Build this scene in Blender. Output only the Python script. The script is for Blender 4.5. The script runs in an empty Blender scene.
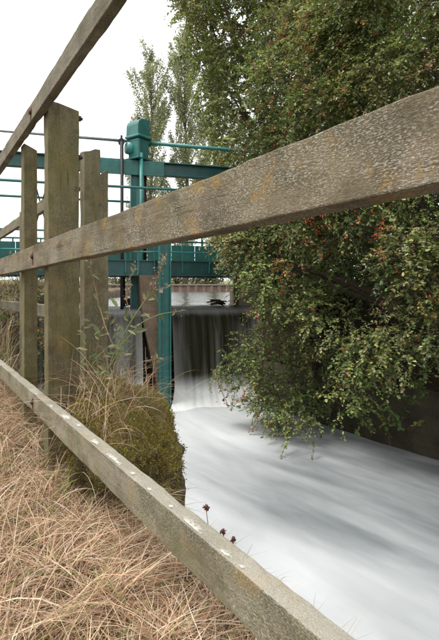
import bpy, math, random
import numpy as np
from mathutils import Vector, noise as mnoise

random.seed(7); rng = np.random.default_rng(7)
scene = bpy.context.scene
COL = scene.collection
R = math.radians

# ------------------------------------------------------------------ camera / light
EYE = 0.77            # lens height above the trodden bank
FPX = 470.0           # focal length in photograph pixels (439 x 640)
CX, HY = 219.5, 287.0 # principal column, horizon row
cam_d = bpy.data.cameras.new('camera'); cam = bpy.data.objects.new('camera', cam_d); COL.objects.link(cam)
cam_d.sensor_fit = 'VERTICAL'; cam_d.sensor_height = 36.0; cam_d.lens = 36.0*FPX/640.0
cam_d.shift_y = -(320.0-HY)/640.0
cam_d.clip_start = 0.02; cam_d.clip_end = 2000
cam.location = (0, 0, EYE); cam.rotation_euler = (R(90), 0, 0)
scene.camera = cam

SUN_EL, SUN_AZ = 62.0, 255.0      # azimuth clockwise from +Y
w = bpy.data.worlds.new('World'); scene.world = w; w.use_nodes = True
nt = w.node_tree; nt.nodes.clear()
sky = nt.nodes.new('ShaderNodeTexSky'); sky.sky_type = 'NISHITA'; sky.sun_disc = False
sky.sun_elevation = R(SUN_EL); sky.sun_rotation = R(SUN_AZ); sky.air_density = 1.0; sky.dust_density = 6.0; sky.ozone_density = 1.0
hs = nt.nodes.new('ShaderNodeHueSaturation'); hs.inputs['Saturation'].default_value = 0.10
mx = nt.nodes.new('ShaderNodeMix'); mx.data_type = 'RGBA'; mx.inputs['Factor'].default_value = 0.72
mx.inputs['B'].default_value = (8.6, 8.8, 9.0, 1)        # even cloud layer
bg = nt.nodes.new('ShaderNodeBackground'); bg.inputs['Strength'].default_value = 0.11
wo = nt.nodes.new('ShaderNodeOutputWorld')
nt.links.new(sky.outputs[0], hs.inputs['Color']); nt.links.new(hs.outputs[0], mx.inputs['A'])
nt.links.new(mx.outputs['Result'], bg.inputs['Color']); nt.links.new(bg.outputs[0], wo.inputs[0])

sl = bpy.data.lights.new('sun', 'SUN'); sl.energy = 1.5; sl.angle = R(22); sl.color = (1.0, 0.96, 0.9)
so = bpy.data.objects.new('sun', sl); COL.objects.link(so)
sd = Vector((math.sin(R(SUN_AZ))*math.cos(R(SUN_EL)), math.cos(R(SUN_AZ))*math.cos(R(SUN_EL)), math.sin(R(SUN_EL))))
so.rotation_euler = (-sd).to_track_quat('-Z', 'Y').to_euler(); so.location = (-6, -3, 14)

vs = scene.view_settings; vs.view_transform = 'Standard'; vs.look = 'None'; vs.gamma = 1.0; vs.use_curve_mapping = False
vs.exposure = 1.0
scene.render.resolution_x = 702; scene.render.resolution_y = 1024

# ------------------------------------------------------------------ helpers
def P(px, py, Y):                       # photograph pixel at a known depth -> world
    return np.array([(px-CX)/FPX*Y, Y, (HY-py)/FPX*Y+EYE])
def PZ(px, py, z):                      # photograph pixel on a level plane -> world
    Y = (z-EYE)*FPX/(HY-py)
    return P(px, py, Y)

FRAMES = {}
def tag(o, label=None, cat=None, group=None, kind=None):
    if label: o['label'] = label
    if cat: o['category'] = cat
    if group: o['group'] = group
    if kind: o['kind'] = kind
    return o
def thing(name, loc, rz=0.0, label=None, cat=None, group=None):
    o = bpy.data.objects.new(name, None); COL.objects.link(o); o.empty_display_size = 0.1
    o.location = loc; o.rotation_euler = (0, 0, rz)
    FRAMES[o.name] = (np.array(loc, float), rz)
    return tag(o, label, cat, group)
def to_local(V, parent):
    if parent is None: return V
    loc, rz = FRAMES[parent.name]
    c, s = math.cos(-rz), math.sin(-rz)
    D = V-loc
    return np.stack([D[:,0]*c-D[:,1]*s, D[:,0]*s+D[:,1]*c, D[:,2]], 1)
def mesh_np(name, V, F, mat=None, parent=None, tint=None, smooth=False, sharp=None):
    """V (n,3) world; F list of index lists, or an (m,k) array; parts are stored in their thing's frame"""
    V = np.asarray(V, float).reshape(-1, 3)
    L = to_local(V, parent)
    me = bpy.data.meshes.new(name)
    if isinstance(F, np.ndarray):
        m, k = F.shape; flat = F.ravel(); sizes = np.full(m, k)
    else:
        sizes = np.array([len(f) for f in F]); flat = np.array([i for f in F for i in f]); m = len(F)
    me.vertices.add(len(L)); me.vertices.foreach_set('co', L.astype(np.float32).ravel())
    me.loops.add(len(flat)); me.loops.foreach_set('vertex_index', flat.astype(np.int32))
    me.polygons.add(m)
    me.polygons.foreach_set('loop_start', np.concatenate([[0], np.cumsum(sizes)[:-1]]).astype(np.int32))
    me.polygons.foreach_set('use_smooth', np.full(m, bool(smooth)))
    me.update(calc_edges=True); me.validate()
    if sharp: me.set_sharp_from_angle(angle=R(sharp))
    if tint is not None:
        a = me.attributes.new('tint', 'FLOAT_COLOR', 'POINT')
        t = np.concatenate([tint, np.ones((len(tint), 1))], 1).astype(np.float32); a.data.foreach_set('color', t.ravel())
    if mat: me.materials.append(mat)
    o = bpy.data.objects.new(name, me); COL.objects.link(o)
    if parent is not None:
        o.parent = parent
        FRAMES[o.name] = FRAMES[parent.name]
    return o

class MB:
    def __init__(s): s.V = []; s.F = []; s.n = 0
    def add(s, V, F):
        V = np.asarray(V, float).reshape(-1, 3); s.V.append(V)
        s.F += [[i+s.n for i in f] for f in F]; s.n += len(V); return s
    def box(s, c0, c1, fr=None, bev=0.0):
        """axis box between corners; fr maps local (n,3) -> world; bev chamfers the edges"""
        a = np.minimum(c0, c1).astype(float); b = np.maximum(c0, c1).astype(float); e = min(bev, *(0.45*(b-a))) if bev else 0
        if not e:
            V = np.array([[x, y, z] for z in (a[2], b[2]) for (x, y) in ((a[0],a[1]),(b[0],a[1]),(b[0],b[1]),(a[0],b[1]))])
            F = [[3,2,1,0],[4,5,6,7],[0,1,5,4],[1,2,6,5],[2,3,7,6],[3,0,4,7]]
        else:
            V = []
            for (z, i) in ((a[2], e), (a[2]+e, 0), (b[2]-e, 0), (b[2], e)):
                x0,y0,x1,y1 = a[0]+i, a[1]+i, b[0]-i, b[1]-i
                V += [[x0+e,y0,z],[x1-e,y0,z],[x1,y0+e,z],[x1,y1-e,z],[x1-e,y1,z],[x0+e,y1,z],[x0,y1-e,z],[x0,y0+e,z]]
            V = np.array(V); F = [list(range(7,-1,-1)), list(range(24,32))]
            for k in range(3):
                for j in range(8): F.append([k*8+j, k*8+(j+1)%8, k*8+8+(j+1)%8, k*8+8+j])
        if fr: V = fr(V)
        return s.add(V, F)
    def tube(s, pts, rad, n=8, fr=None, cap=True):
        pts = np.asarray(pts, float); 
        if fr: pts = fr(pts)
        rad = np.full(len(pts), rad) if np.isscalar(rad) else np.asarray(rad, float)
        T = np.gradient(pts, axis=0); T /= np.linalg.norm(T, axis=1)[:,None]+1e-9
        ref = np.array([0,0,1.0]) if abs(T[0][2]) < 0.9 else np.array([1.0,0,0])
        U = np.cross(T, ref); U /= np.linalg.norm(U, axis=1)[:,None]+1e-9; W = np.cross(T, U)
        a = np.arange(n)*2*math.pi/n
        V = pts[:,None,:]+rad[:,None,None]*(np.cos(a)[None,:,None]*U[:,None,:]+np.sin(a)[None,:,None]*W[:,None,:])
        F = []
        for k in range(len(pts)-1):
            for j in range(n): F.append([k*n+j, k*n+n+j, k*n+n+(j+1)%n, k*n+(j+1)%n])
        if cap: F.append(list(range(n))); F.append(list(range((len(pts)-1)*n+n-1, (len(pts)-1)*n-1, -1)))
        return s.add(V.reshape(-1,3), F)
    def build(s, name, mat, parent=None, smooth=False, tint=None):
        return mesh_np(name, np.concatenate(s.V), s.F, mat, parent, tint, smooth)

def n3(p, sc=1.0, off=0.0): return mnoise.noise(Vector((p[0]*sc+off, p[1]*sc+off*1.7, p[2]*sc-off)))

# ------------------------------------------------------------------ materials
def new_mat(name):
    m = bpy.data.materials.new(name); m.use_nodes = True
    t = m.node_tree; t.nodes.clear()
    o = t.nodes.new('ShaderNodeOutputMaterial'); b = t.nodes.new('ShaderNodeBsdfPrincipled')
    t.links.new(b.outputs[0], o.inputs[0]); return m, t, b, o
def nd(t, typ, ins=None, **kw):
    n = t.nodes.new(typ)
    for k, v in kw.items(): setattr(n, k, v)
    for k, v in (ins or {}).items():
        if hasattr(v, 'is_output') or isinstance(v, bpy.types.NodeSocket): t.links.new(v, n.inputs[k])
        else: n.inputs[k].default_value = v
    return n
def coords(t, scale=(1,1,1), kind='Object', loc=(0,0,0)):
    c = nd(t, 'ShaderNodeTexCoord'); m = nd(t, 'ShaderNodeMapping', {'Vector': c.outputs[kind], 'Scale': scale, 'Location': loc}); return m.outputs[0]
def noise(t, vec, scale, detail=4, rough=.55, dist=0.0):
    return nd(t, 'ShaderNodeTexNoise', {'Vector': vec, 'Scale': scale, 'Detail': detail, 'Roughness': rough, 'Distortion': dist}).outputs[0]
def ramp(t, fac, stops):
    r = nd(t, 'ShaderNodeValToRGB', {'Fac': fac}); e = r.color_ramp.elements
    while len(e) < len(stops): e.new(0.5)
    for el, (p, c) in zip(e, stops):
        el.position = p; el.color = (c, c, c, 1) if np.isscalar(c) else (*c, 1)
    return r.outputs[0]
def mix(t, fac, a, b):
    n = nd(t, 'ShaderNodeMix', data_type='RGBA')
    for k, v in (('Factor', fac), ('A', a), ('B', b)):
        if isinstance(v, bpy.types.NodeSocket): t.links.new(v, n.inputs[k])
        else: n.inputs[k].default_value = v if (k == 'Factor') else (*v, 1)
    return n.outputs['Result']
def math_(t, op, a, b=0.0):
    n = nd(t, 'ShaderNodeMath', operation=op)
    for i, v in enumerate((a, b)):
        if isinstance(v, bpy.types.NodeSocket): t.links.new(v, n.inputs[i])
        else: n.inputs[i].default_value = v
    return n.outputs[0]
def bump(t, b, h, strength=.4, dist=.01):
    n = nd(t, 'ShaderNodeBump', {'Height': h, 'Strength': strength, 'Distance': dist}); t.links.new(n.outputs[0], b.inputs['Normal'])

def wood_mat(name, axis, base, dark, orange=0.0, white=0.5, green=0.0, seed=0.0):
    m, t, b, o = new_mat(name)
    st = [1.0, 1.0, 1.0]; st[axis] = 0.07
    g = coords(t, tuple(st), loc=(seed, seed*.7, seed*.3)); iso = coords(t, loc=(seed*1.3, seed, seed*.4))
    grain = noise(t, g, 210, 6, .65, .4)
    band = noise(t, g, 30, 4, .6, .6)
    blot = noise(t, iso, 9, 5, .6)
    c = mix(t, ramp(t, grain, [(.32, 0), (.68, 1)]), dark, base)
    c = mix(t, math_(t, 'MULTIPLY', ramp(t, band, [(.40, 0), (.62, 1)]), .55), c, tuple(min(1, x*1.35) for x in base))
    c = mix(t, math_(t, 'MULTIPLY', ramp(t, blot, [(.40, 1), (.54, 0)]), .6), c, tuple(x*.62 for x in dark))
    if green: 
        gn = noise(t, iso, 6, 5, .65)
        c = mix(t, math_(t, 'MULTIPLY', ramp(t, gn, [(.38, 0), (.62, 1)]), green), c, (.125, .118, .040))
    # thin cracks along the grain
    st2 = [1.0, 1.0, 1.0]; st2[axis] = 0.025
    cr = noise(t, coords(t, tuple(st2), loc=(seed+3, seed, 1)), 85, 3, .5, .3)
    crack = ramp(t, cr, [(.28, 1), (.335, 0)])
    c = mix(t, math_(t, 'MULTIPLY', crack, .75), c, (.03, .025, .018))
    # crusty pale lichen: fleck field gathered in patches
    fl = noise(t, coords(t, tuple([1 if i != axis else .28 for i in range(3)]), loc=(seed+5, 2, seed)), 620, 4, .75)
    pt = noise(t, coords(t, tuple([1 if i != axis else .5 for i in range(3)]), loc=(seed, 1, 3)), 10, 6, .68)
    fm = math_(t, 'MULTIPLY', ramp(t, fl, [(.50, 0), (.60, 1)]), ramp(t, pt, [(.40, .10), (.57, 1)]))
    c = mix(t, math_(t, 'MULTIPLY', fm, white), c, (.50, .47, .385))
    if orange:
        on = noise(t, iso, 11, 5, .62); om = ramp(t, on, [(.56, 0), (.66, 1)])
        fine = noise(t, iso, 160, 3, .6); om = math_(t, 'MULTIPLY', om, ramp(t, fine, [(.38, 0), (.58, 1)]))
        c = mix(t, math_(t, 'MULTIPLY', om, orange), c, (.34, .20, .045))
    dk = noise(t, coords(t, tuple([1 if i != axis else .35 for i in range(3)]), loc=(seed+8, 4, seed)), 240, 3, .7)
    c = mix(t, math_(t, 'MULTIPLY', ramp(t, dk, [(.60, 0), (.68, 1)]), .6), c, (.045, .036, .024))
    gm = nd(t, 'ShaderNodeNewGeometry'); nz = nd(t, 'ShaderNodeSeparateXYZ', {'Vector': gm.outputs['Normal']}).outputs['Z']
    if axis == 0: c = mix(t, math_(t, 'MULTIPLY', math_(t, 'MULTIPLY', ramp(t, nz, [(.6, 0), (.85, 1)]), ramp(t, pt, [(.30, .35), (.60, 1)])), .6), c, (.40, .375, .32))   # bleached, lichened upper faces, plus their lit paleness put into the colour
    gr = noise(t, iso, 520, 4, .75); c = mix(t, math_(t, 'MULTIPLY', ramp(t, gr, [(.36, 1), (.52, 0)]), .55), c, tuple(x*.45 for x in dark))
    t.links.new(c, b.inputs['Base Color']); b.inputs['Roughness'].default_value = .9
    b.inputs['Specular IOR Level'].default_value = .2
    h = math_(t, 'ADD', math_(t, 'MULTIPLY', grain, .7), math_(t, 'MULTIPLY', fm, .35)); h = math_(t, 'SUBTRACT', h, math_(t, 'MULTIPLY', crack, .8))
    bump(t, b, h, .55, .004)
    return m
M = {}
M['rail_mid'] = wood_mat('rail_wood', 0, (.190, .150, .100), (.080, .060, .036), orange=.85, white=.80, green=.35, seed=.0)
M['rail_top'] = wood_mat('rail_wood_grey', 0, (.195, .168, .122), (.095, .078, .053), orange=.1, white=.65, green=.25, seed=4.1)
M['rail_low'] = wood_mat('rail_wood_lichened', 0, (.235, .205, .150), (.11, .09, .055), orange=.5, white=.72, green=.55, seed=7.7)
M['post'] = wood_mat('post_wood', 2, (.185, .150, .080), (.085, .066, .033), orange=.25, white=.38, green=.75, seed=2.3)
M['post_old'] = wood_mat('post_wood_old', 2, (.20, .165, .10), (.10, .08, .045), orange=.3, white=.5, green=.5, seed=9.3)

def simple(name, col, rough=.6, metal=0.0, var=.25, scale=20, bumpy=.2, spec=.4):
    m, t, b, o = new_mat(name)
    n = noise(t, coords(t), scale, 5, .6)
    c = mix(t, ramp(t, n, [(.3, 0), (.7, 1)]), tuple(x*(1-var) for x in col), tuple(min(1, x*(1+var)) for x in col))
    t.links.new(c, b.inputs['Base Color']); b.inputs['Roughness'].default_value = rough; b.inputs['Metallic'].default_value = metal
    b.inputs['Specular IOR Level'].default_value = spec
    if bumpy: bump(t, b, n, bumpy, .01)
    return m
def paint_mat(name, col, chip=.585):
    m, t, b, o = new_mat(name)
    v = coords(t); n = noise(t, v, 7, 5, .6); f = noise(t, v, 38, 5, .65)
    streak = noise(t, coords(t, (1, 1, .12)), 22, 4, .6)
    c = mix(t, ramp(t, n, [(.3, 0), (.7, 1)]), tuple(x*.75 for x in col), tuple(x*1.25 for x in col))
    c = mix(t, math_(t, 'MULTIPLY', ramp(t, streak, [(.46, 0), (.70, 1)]), .32), c, (.085, .085, .06))
    c = mix(t, ramp(t, f, [(chip, 0), (chip+.06, .8)]), c, (.09, .055, .03))
    t.links.new(c, b.inputs['Base Color']); b.inputs['Roughness'].default_value = .42
    bump(t, b, f, .12, .004); return m
M['teal'] = paint_mat('teal_paint', (.012, .130, .118))
M['teal_light'] = paint_mat('teal_paint_faded', (.040, .21, .19), .7)
M['teal_dark'] = paint_mat('teal_paint_deep', (.008, .075, .074))
M['steel'] = simple('dark_steel', (.035, .035, .035), .55, .5)
M['rust'] = simple('rusty_iron', (.085, .035, .018), .85, .2, .5, 120)
M['galv'] = simple('galvanised', (.35, .37, .38), .45, .7)
def lichen_mat():
    m, t, b, o = new_mat('white_lichen')
    a = nd(t, 'ShaderNodeAttribute', attribute_name='tint'); sp = nd(t, 'ShaderNodeSeparateColor', {'Color': a.outputs['Color']})
    n = noise(t, coords(t), 150, 5, .7); f = noise(t, coords(t), 420, 3, .6)
    t.links.new(mix(t, ramp(t, n, [(.35, 0), (.65, 1)]), (.33, .32, .26), (.60, .58, .51)), b.inputs['Base Color']); b.inputs['Roughness'].default_value = .95
    k = math_(t, 'ADD', math_(t, 'MULTIPLY', math_(t, 'ADD', math_(t, 'MULTIPLY', n, .6), math_(t, 'MULTIPLY', f, .4)), 2.6), math_(t, 'MULTIPLY', sp.outputs[0], -1.15))
    al = ramp(t, k, [(.30, 0), (.85, .92)])      # crust breaks up towards its rim
    tr = nd(t, 'ShaderNodeBsdfTransparent'); ms = nd(t, 'ShaderNodeMixShader', {'Fac': al}); t.links.new(tr.outputs[0], ms.inputs[1]); t.links.new(b.outputs[0], ms.inputs[2]); t.links.new(ms.outputs[0], o.inputs[0])
    bump(t, b, f, .6, .003); return m
M['lichen'] = lichen_mat()

def attr_leaf(name, rough=.5, trans=.3, spec=.35):
    m, t, b, o = new_mat(name)
    a = nd(t, 'ShaderNodeAttribute', attribute_name='tint')
    t.links.new(a.outputs['Color'], b.inputs['Base Color']); b.inputs['Roughness'].default_value = rough; b.inputs['Specular IOR Level'].default_value = spec
    tr = nd(t, 'ShaderNodeBsdfTranslucent', {'Color': a.outputs['Color']}); mxs = nd(t, 'ShaderNodeMixShader', {'Fac': trans})
    t.links.new(b.outputs[0], mxs.inputs[1]); t.links.new(tr.outputs[0], mxs.inputs[2]); t.links.new(mxs.outputs[0], o.inputs[0]); return m
M['leaf'] = attr_leaf('leaf', .40, .32, .55)
M['blade'] = attr_leaf('dry_grass', .75, .25, .2)
M['moss'] = attr_leaf('moss_fronds', .85, .15, .1)
M['bark'] = simple('bark', (.085, .068, .048), .9, 0, .4, 40, .6, .2)
M['bark_pale'] = simple('poplar_bark', (.16, .145, .115), .9, 0, .35, 12, .4, .2)
M['berry'] = simple('haw_berry', (.42, .055, .030), .4, 0, .3, 90, 0, .5)

def soil_mat():
    m, t, b, o = new_mat('soil')
    v = coords(t); n = noise(t, v, 7, 6, .65); f = noise(t, v, 60, 5, .7)
    c = mix(t, ramp(t, n, [(.35, 0), (.65, 1)]), (.060, .040, .022), (.135, .095, .055))
    c = mix(t, ramp(t, f, [(.45, 0), (.7, .6)]), c, (.16, .12, .07))
    t.links.new(c, b.inputs['Base Color']); b.inputs['Roughness'].default_value = .95; bump(t, b, f, .8, .02); return m
M['soil'] = soil_mat()
M['humus'] = simple('leaf_mould', (.030, .022, .014), .95, 0, .4, 12, .6, .1)
def mound_mat():
    m, t, b, o = new_mat('mossy_earth')
    v = coords(t); n = noise(t, v, 8, 6, .65); f = noise(t, v, 45, 5, .7)
    geo = nd(t, 'ShaderNodeNewGeometry'); sx = nd(t, 'ShaderNodeSeparateXYZ', {'Vector': geo.outputs['Normal']})
    up = ramp(t, math_(t, 'ADD', sx.outputs['Z'], math_(t, 'MULTIPLY', math_(t, 'SUBTRACT', n, .5), 1.2)), [(.15, 0), (.55, 1)])
    c = mix(t, ramp(t, f, [(.35, 0), (.65, 1)]), (.045, .032, .015), (.11, .08, .036))
    c = mix(t, up, c, mix(t, ramp(t, n, [(.4, 0), (.6, 1)]), (.11, .10, .025), (.19, .14, .055)))
    t.links.new(c, b.inputs['Base Color']); b.inputs['Roughness'].default_value = .95; bump(t, b, f, 1.0, .02); return m
M['mound'] = mound_mat()
def brick_mat(name, c1, c2, mortar, moss=.4):
    m, t, b, o = new_mat(name)
    cc = nd(t, 'ShaderNodeTexCoord'); sep = nd(t, 'ShaderNodeSeparateXYZ', {'Vector': cc.outputs['Object']})
    com = nd(t, 'ShaderNodeCombineXYZ', {'X': math_(t, 'ADD', sep.outputs['X'], sep.outputs['Y']), 'Y': sep.outputs['Z'], 'Z': 0.0})
    bt = nd(t, 'ShaderNodeTexBrick', {'Vector': com.outputs[0], 'Color1': (*c1, 1), 'Color2': (*c2, 1), 'Mortar': (*mortar, 1), 'Scale': 1.0,
            'Mortar Size': .006, 'Brick Width': .225, 'Row Height': .075, 'Mortar Smooth': .3})
    v = coords(t); n = noise(t, v, 5, 6, .65); f = noise(t, v, 40, 5, .7)
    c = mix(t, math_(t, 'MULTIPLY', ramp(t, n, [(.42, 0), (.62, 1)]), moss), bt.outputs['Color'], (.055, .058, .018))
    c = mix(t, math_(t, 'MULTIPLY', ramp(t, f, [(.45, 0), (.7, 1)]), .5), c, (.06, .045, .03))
    t.links.new(c, b.inputs['Base Color']); b.inputs['Roughness'].default_value = .85
    bump(t, b, math_(t, 'SUBTRACT', math_(t, 'MULTIPLY', f, .5), bt.outputs['Fac']), .6, .01); return m
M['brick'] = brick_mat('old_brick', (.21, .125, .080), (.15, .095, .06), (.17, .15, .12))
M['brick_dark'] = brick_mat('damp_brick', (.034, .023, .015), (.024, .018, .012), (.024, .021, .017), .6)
M['piling'] = simple('red_sheet_piling', (.22, .15, .115), .7, 0, .3, 3, .2)
M['mud'] = simple('river_bed', (.035, .032, .022), .8, 0, .4, 3, .2)
M['field'] = simple('far_meadow', (.20, .19, .085), .95, 0, .35, .3, .3, .1)
M['stone'] = simple('weathered_concrete', (.24, .22, .18), .9, 0, .25, 9, .4, .2)

def pool_mat():
    """aerated, long flowing water: foam with grey water showing between the streaks"""
    m, t, b, o = new_mat('foaming_water')
    cc = nd(t, 'ShaderNodeTexCoord')
    m0 = nd(t, 'ShaderNodeMapping', {'Vector': cc.outputs['Object'], 'Rotation': (0, 0, R(50))})
    mp = nd(t, 'ShaderNodeMapping', {'Vector': m0.outputs[0], 'Scale': (.26, 1.0, 1)})
    n1 = noise(t, mp.outputs[0], 1.5, 3, .45, .6); n2 = noise(t, mp.outputs[0], 4.5, 3, .5, .8)
    a = nd(t, 'ShaderNodeAttribute', attribute_name='tint'); sepc = nd(t, 'ShaderNodeSeparateColor', {'Color': a.outputs['Color']})
    f = math_(t, 'ADD', math_(t, 'MULTIPLY', n1, .82), math_(t, 'MULTIPLY', n2, .18))
    f = math_(t, 'ADD', math_(t, 'MULTIPLY', math_(t, 'SUBTRACT', f, .5), 1.35), sepc.outputs[0])
    n4 = noise(t, mp.outputs[0], 16, 3, .5, .6); f = math_(t, 'ADD', math_(t, 'MULTIPLY', f, .84), math_(t, 'MULTIPLY', n4, .09)); f = math_(t, 'ADD', f, .01)
    fac = ramp(t, f, [(.0, 0), (1.0, 1)])
    c = mix(t, fac, (.135, .15, .155), (.78, .80, .81))
    t.links.new(c, b.inputs['Base Color']); b.inputs['Roughness'].default_value = .6; b.inputs['Specular IOR Level'].default_value = .4
    b.inputs['Subsurface Weight'].default_value = 0.0
    bump(t, b, math_(t, 'ADD', math_(t, 'MULTIPLY', n1, .8), math_(t, 'MULTIPLY', n2, .2)), .18, .10)
    return m
M['pool'] = pool_mat()
def fall_mat():
    m, t, b, o = new_mat('falling_water')
    a = nd(t, 'ShaderNodeAttribute', attribute_name='tint'); s = nd(t, 'ShaderNodeSeparateColor', {'Color': a.outputs['Color']})
    # tint.r = across (m), tint.g = drop 0..1, tint.b = foam bias plus painted lip highlight
    v = nd(t, 'ShaderNodeCombineXYZ', {'X': s.outputs[0], 'Y': math_(t, 'MULTIPLY', s.outputs[1], .10), 'Z': 0.0}).outputs[0]
    n1 = noise(t, v, 4.5, 3, .5); n2 = noise(t, v, 22, 3, .5)
    st = math_(t, 'ADD', math_(t, 'MULTIPLY', n1, .66), math_(t, 'MULTIPLY', n2, .34))
    f = math_(t, 'ADD', math_(t, 'MULTIPLY', math_(t, 'SUBTRACT', st, .52), .62), s.outputs[2])
    fac = ramp(t, f, [(.0, 0), (1.0, 1)])
    c = mix(t, fac, (.024, .022, .011), (.76, .77, .75))
    t.links.new(c, b.inputs['Base Color']); b.inputs['Roughness'].default_value = .45; b.inputs['Specular IOR Level'].default_value = .12
    bump(t, b, st, .15, .02); return m
M['fall'] = fall_mat()
def river_mat():
    m, t, b, o = new_mat('river_water')
    n = noise(t, coords(t, (1, .35, 1)), 2.2, 4, .5)
    b.inputs['Base Color'].default_value = (.045, .045, .030, 1); b.inputs['Roughness'].default_value = .16; b.inputs['IOR'].default_value = 1.33
    b.inputs['Specular IOR Level'].default_value = .6
    bump(t, b, n, .5, .12); return m
M['river'] = river_mat()

# ------------------------------------------------------------------ levels (world z)
Z_POOL = EYE-1.96; Z_RIVER = EYE-.357
C_, S_ = 0.8397, 0.5431      # fence runs towards (-S_, C_)
FZ = -0.009                  # slight fall of the rails
def F(t, q, zr):             # along the fence, away from the camera across it, height relative to the lens
    t = np.asarray(t, float); q = np.asarray(q, float); zr = np.asarray(zr, float)
    return np.stack(np.broadcast_arrays(C_*q-S_*t, S_*q+C_*t, zr+FZ*t+EYE), -1)

# bank edge (water lies to its right); used by terrain and grass
EDGE = np.array([(2.4,-2.6),(1.69,-1.29),(.79,.15),(.41,.74),(.19,1.075),(-.03,1.41),(-.17,1.62),(-.19,1.95),(-.32,2.25),(-.75,2.5),(-1.2,3.0),(-2.0,4.6),(-2.75,6.6),(-3.05,8.2),(-3.3,12),(-5,40)])
def edge_dist(X, Y):
    """signed distance to the bank edge, positive on the land side"""
    p = np.stack([np.asarray(X, float).ravel(), np.asarray(Y, float).ravel()], 1); best = np.full(len(p), 1e9); sgn = np.ones(len(p))
    for a, b in zip(EDGE[:-1], EDGE[1:]):
        d = b-a; u = np.clip(((p-a)@d)/(d@d), 0, 1); c = a+u[:,None]*d; r = p-c; dd = np.hypot(r[:,0], r[:,1])
        s = np.sign(d[0]*r[:,1]-d[1]*r[:,0]); k = dd < best-1e-9; best[k] = dd[k]; sgn[k] = s[k]
    return (best*np.where(sgn == 0, 1, sgn)).reshape(np.shape(X))
def sstep(x, a, b): u = np.clip((x-a)/(b-a), 0, 1); return u*u*(3-2*u)
def land(X, Y):
    z = 0.0+0*X
    z = z+.05*np.sin(X*2.1+1)*np.sin(Y*1.7)+.02*np.sin(X*6+Y*4)
    z = z+.10*sstep(-X, .9, 2.6)+.55*sstep(Y, 3.2, 8.0)
    return z

# ------------------------------------------------------------------ setting
def grid_mesh(name, xs, ys, zf, mat, tint=None, smooth=True, kind='structure'):
    X, Y = np.meshgrid(xs, ys); Z = zf(X, Y); nx, ny = len(xs), len(ys)
    V = np.stack([X, Y, Z], -1).reshape(-1, 3)
    i = np.arange(nx*ny).reshape(ny, nx)
    Fq = np.stack([i[:-1,:-1], i[:-1,1:], i[1:,1:], i[1:,:-1]], -1).reshape(-1, 4)
    o = mesh_np(name, V, Fq, mat, None, None if tint is None else tint(X, Y).reshape(-1, 3), smooth); tag(o, kind=kind); return o

# one ground sheet to the horizon (bed of the river in view, meadow far off)
def ground_z(X, Y):
    return np.where(Y > 38.6, EYE+.20+.0*Y, np.where(np.abs(X) > 60, EYE+.1, Z_POOL-1.2))
gx = np.concatenate([[-900,-300,-61], np.linspace(-59.9, 59.9, 60), [61,300,900]]); gy = np.concatenate([[-300,-60], np.linspace(-20, 38, 40), [38.6, 38.8], np.linspace(42, 90, 20), [300, 900]])
def gz(X, Y):
    z = ground_z(X, Y); return z+np.where(Y > 39, .25*np.sin(X*.13)*np.sin(Y*.2)+.02*(np.minimum(Y, 90)-39), 0)
tag(grid_mesh('ground', gx, gy, gz, M['field'], smooth=False), 'broad flat meadow land beyond the river', None)

bx = np.concatenate([np.linspace(-26, -4.2, 24), np.arange(-4, 2.6, .05)]); by = np.concatenate([np.arange(-3, 4.4, .05), np.linspace(4.5, 37, 60)])
def bank_z(X, Y):
    d = edge_dist(X, Y); z = land(X, Y)
    drop = sstep(d, .10, -.10)
    wob = .03*np.sin(X*19)*np.cos(Y*23)
    return z*(1-drop)+(Z_POOL-.6)*drop+wob*(1-drop)
tag(grid_mesh('left_bank', bx, by, bank_z, M['soil']))

# pool below the weir
def foam(X, Y):
    d = edge_dist(X, Y)                         # <0 over water
    along = np.hypot(X+.2, Y-7.3)
    f = .76-.045*np.clip(along-1.0, 0, 6)
    f = f-.56*sstep(-d, .7, 3.1)+.12*sstep(-d, 1.2, .3)+.30*sstep(along, 2.6, .5)
    f = f-.20*sstep(-Y, -4.4, -2.4)*sstep(X, .1, 1.2)-.16*np.exp(-((X-.62)**2+(Y-4.0)**2)/.5)
    return np.stack([f, f, f], -1)
def pool_z(X, Y):
    z = Z_POOL+0*X
    u = X*.59-Y*.805; v = X*.805+Y*.59
    z = z+.020*np.sin(v*4.1+.9*np.sin(u*.8))*np.sin(u*.7+1)+.006*np.sin(v*9+u*.7)
    z = z+.05*np.exp(-((Y-7.35-.28*(X+.9))**2)/.18)*sstep(X, -3.2, -1.2)
    return z
tag(grid_mesh('pool_water', np.arange(-4.2, 8.4, .07), np.arange(-4.0, 8.3, .07), pool_z, M['pool'], foam))

# sluice frame of reference
ANG = math.atan2(.275, .961)
E_ = np.array([math.cos(ANG), math.sin(ANG), 0]); N_ = np.array([-math.sin(ANG), math.cos(ANG), 0])
S0 = np.array([(164-CX)/FPX*8.0, 8.0, EYE])
def SL(V):                                # sluice-local (along, upstream, height above lens) -> world
    V = np.atleast_2d(np.asarray(V, float)); return S0+V[:,0:1]*E_+V[:,1:2]*N_+V[:,2:3]*np.array([0,0,1.0])
def lx(px, ly=0.0):
    u = (px-CX)/FPX; bx_, by_ = S0[0]+ly*N_[0], S0[1]+ly*N_[1]
    return (u*by_-bx_)/(E_[0]-u*E_[1])
def lz(px, py, ly=0.0):
    Y = S0[1]+ly*N_[1]+lx(px, ly)*E_[1]; return (HY-py)/FPX*Y

# upstream river
V = SL([[-24, .55, -.357], [30, .55, -.357]]); V = np.concatenate([V, [[60, 38.7, Z_RIVER], [-60, 38.7, Z_RIVER]]])
tag(mesh_np('river', V, [[0,1,2,3]], M['river']), kind='structure')

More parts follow.
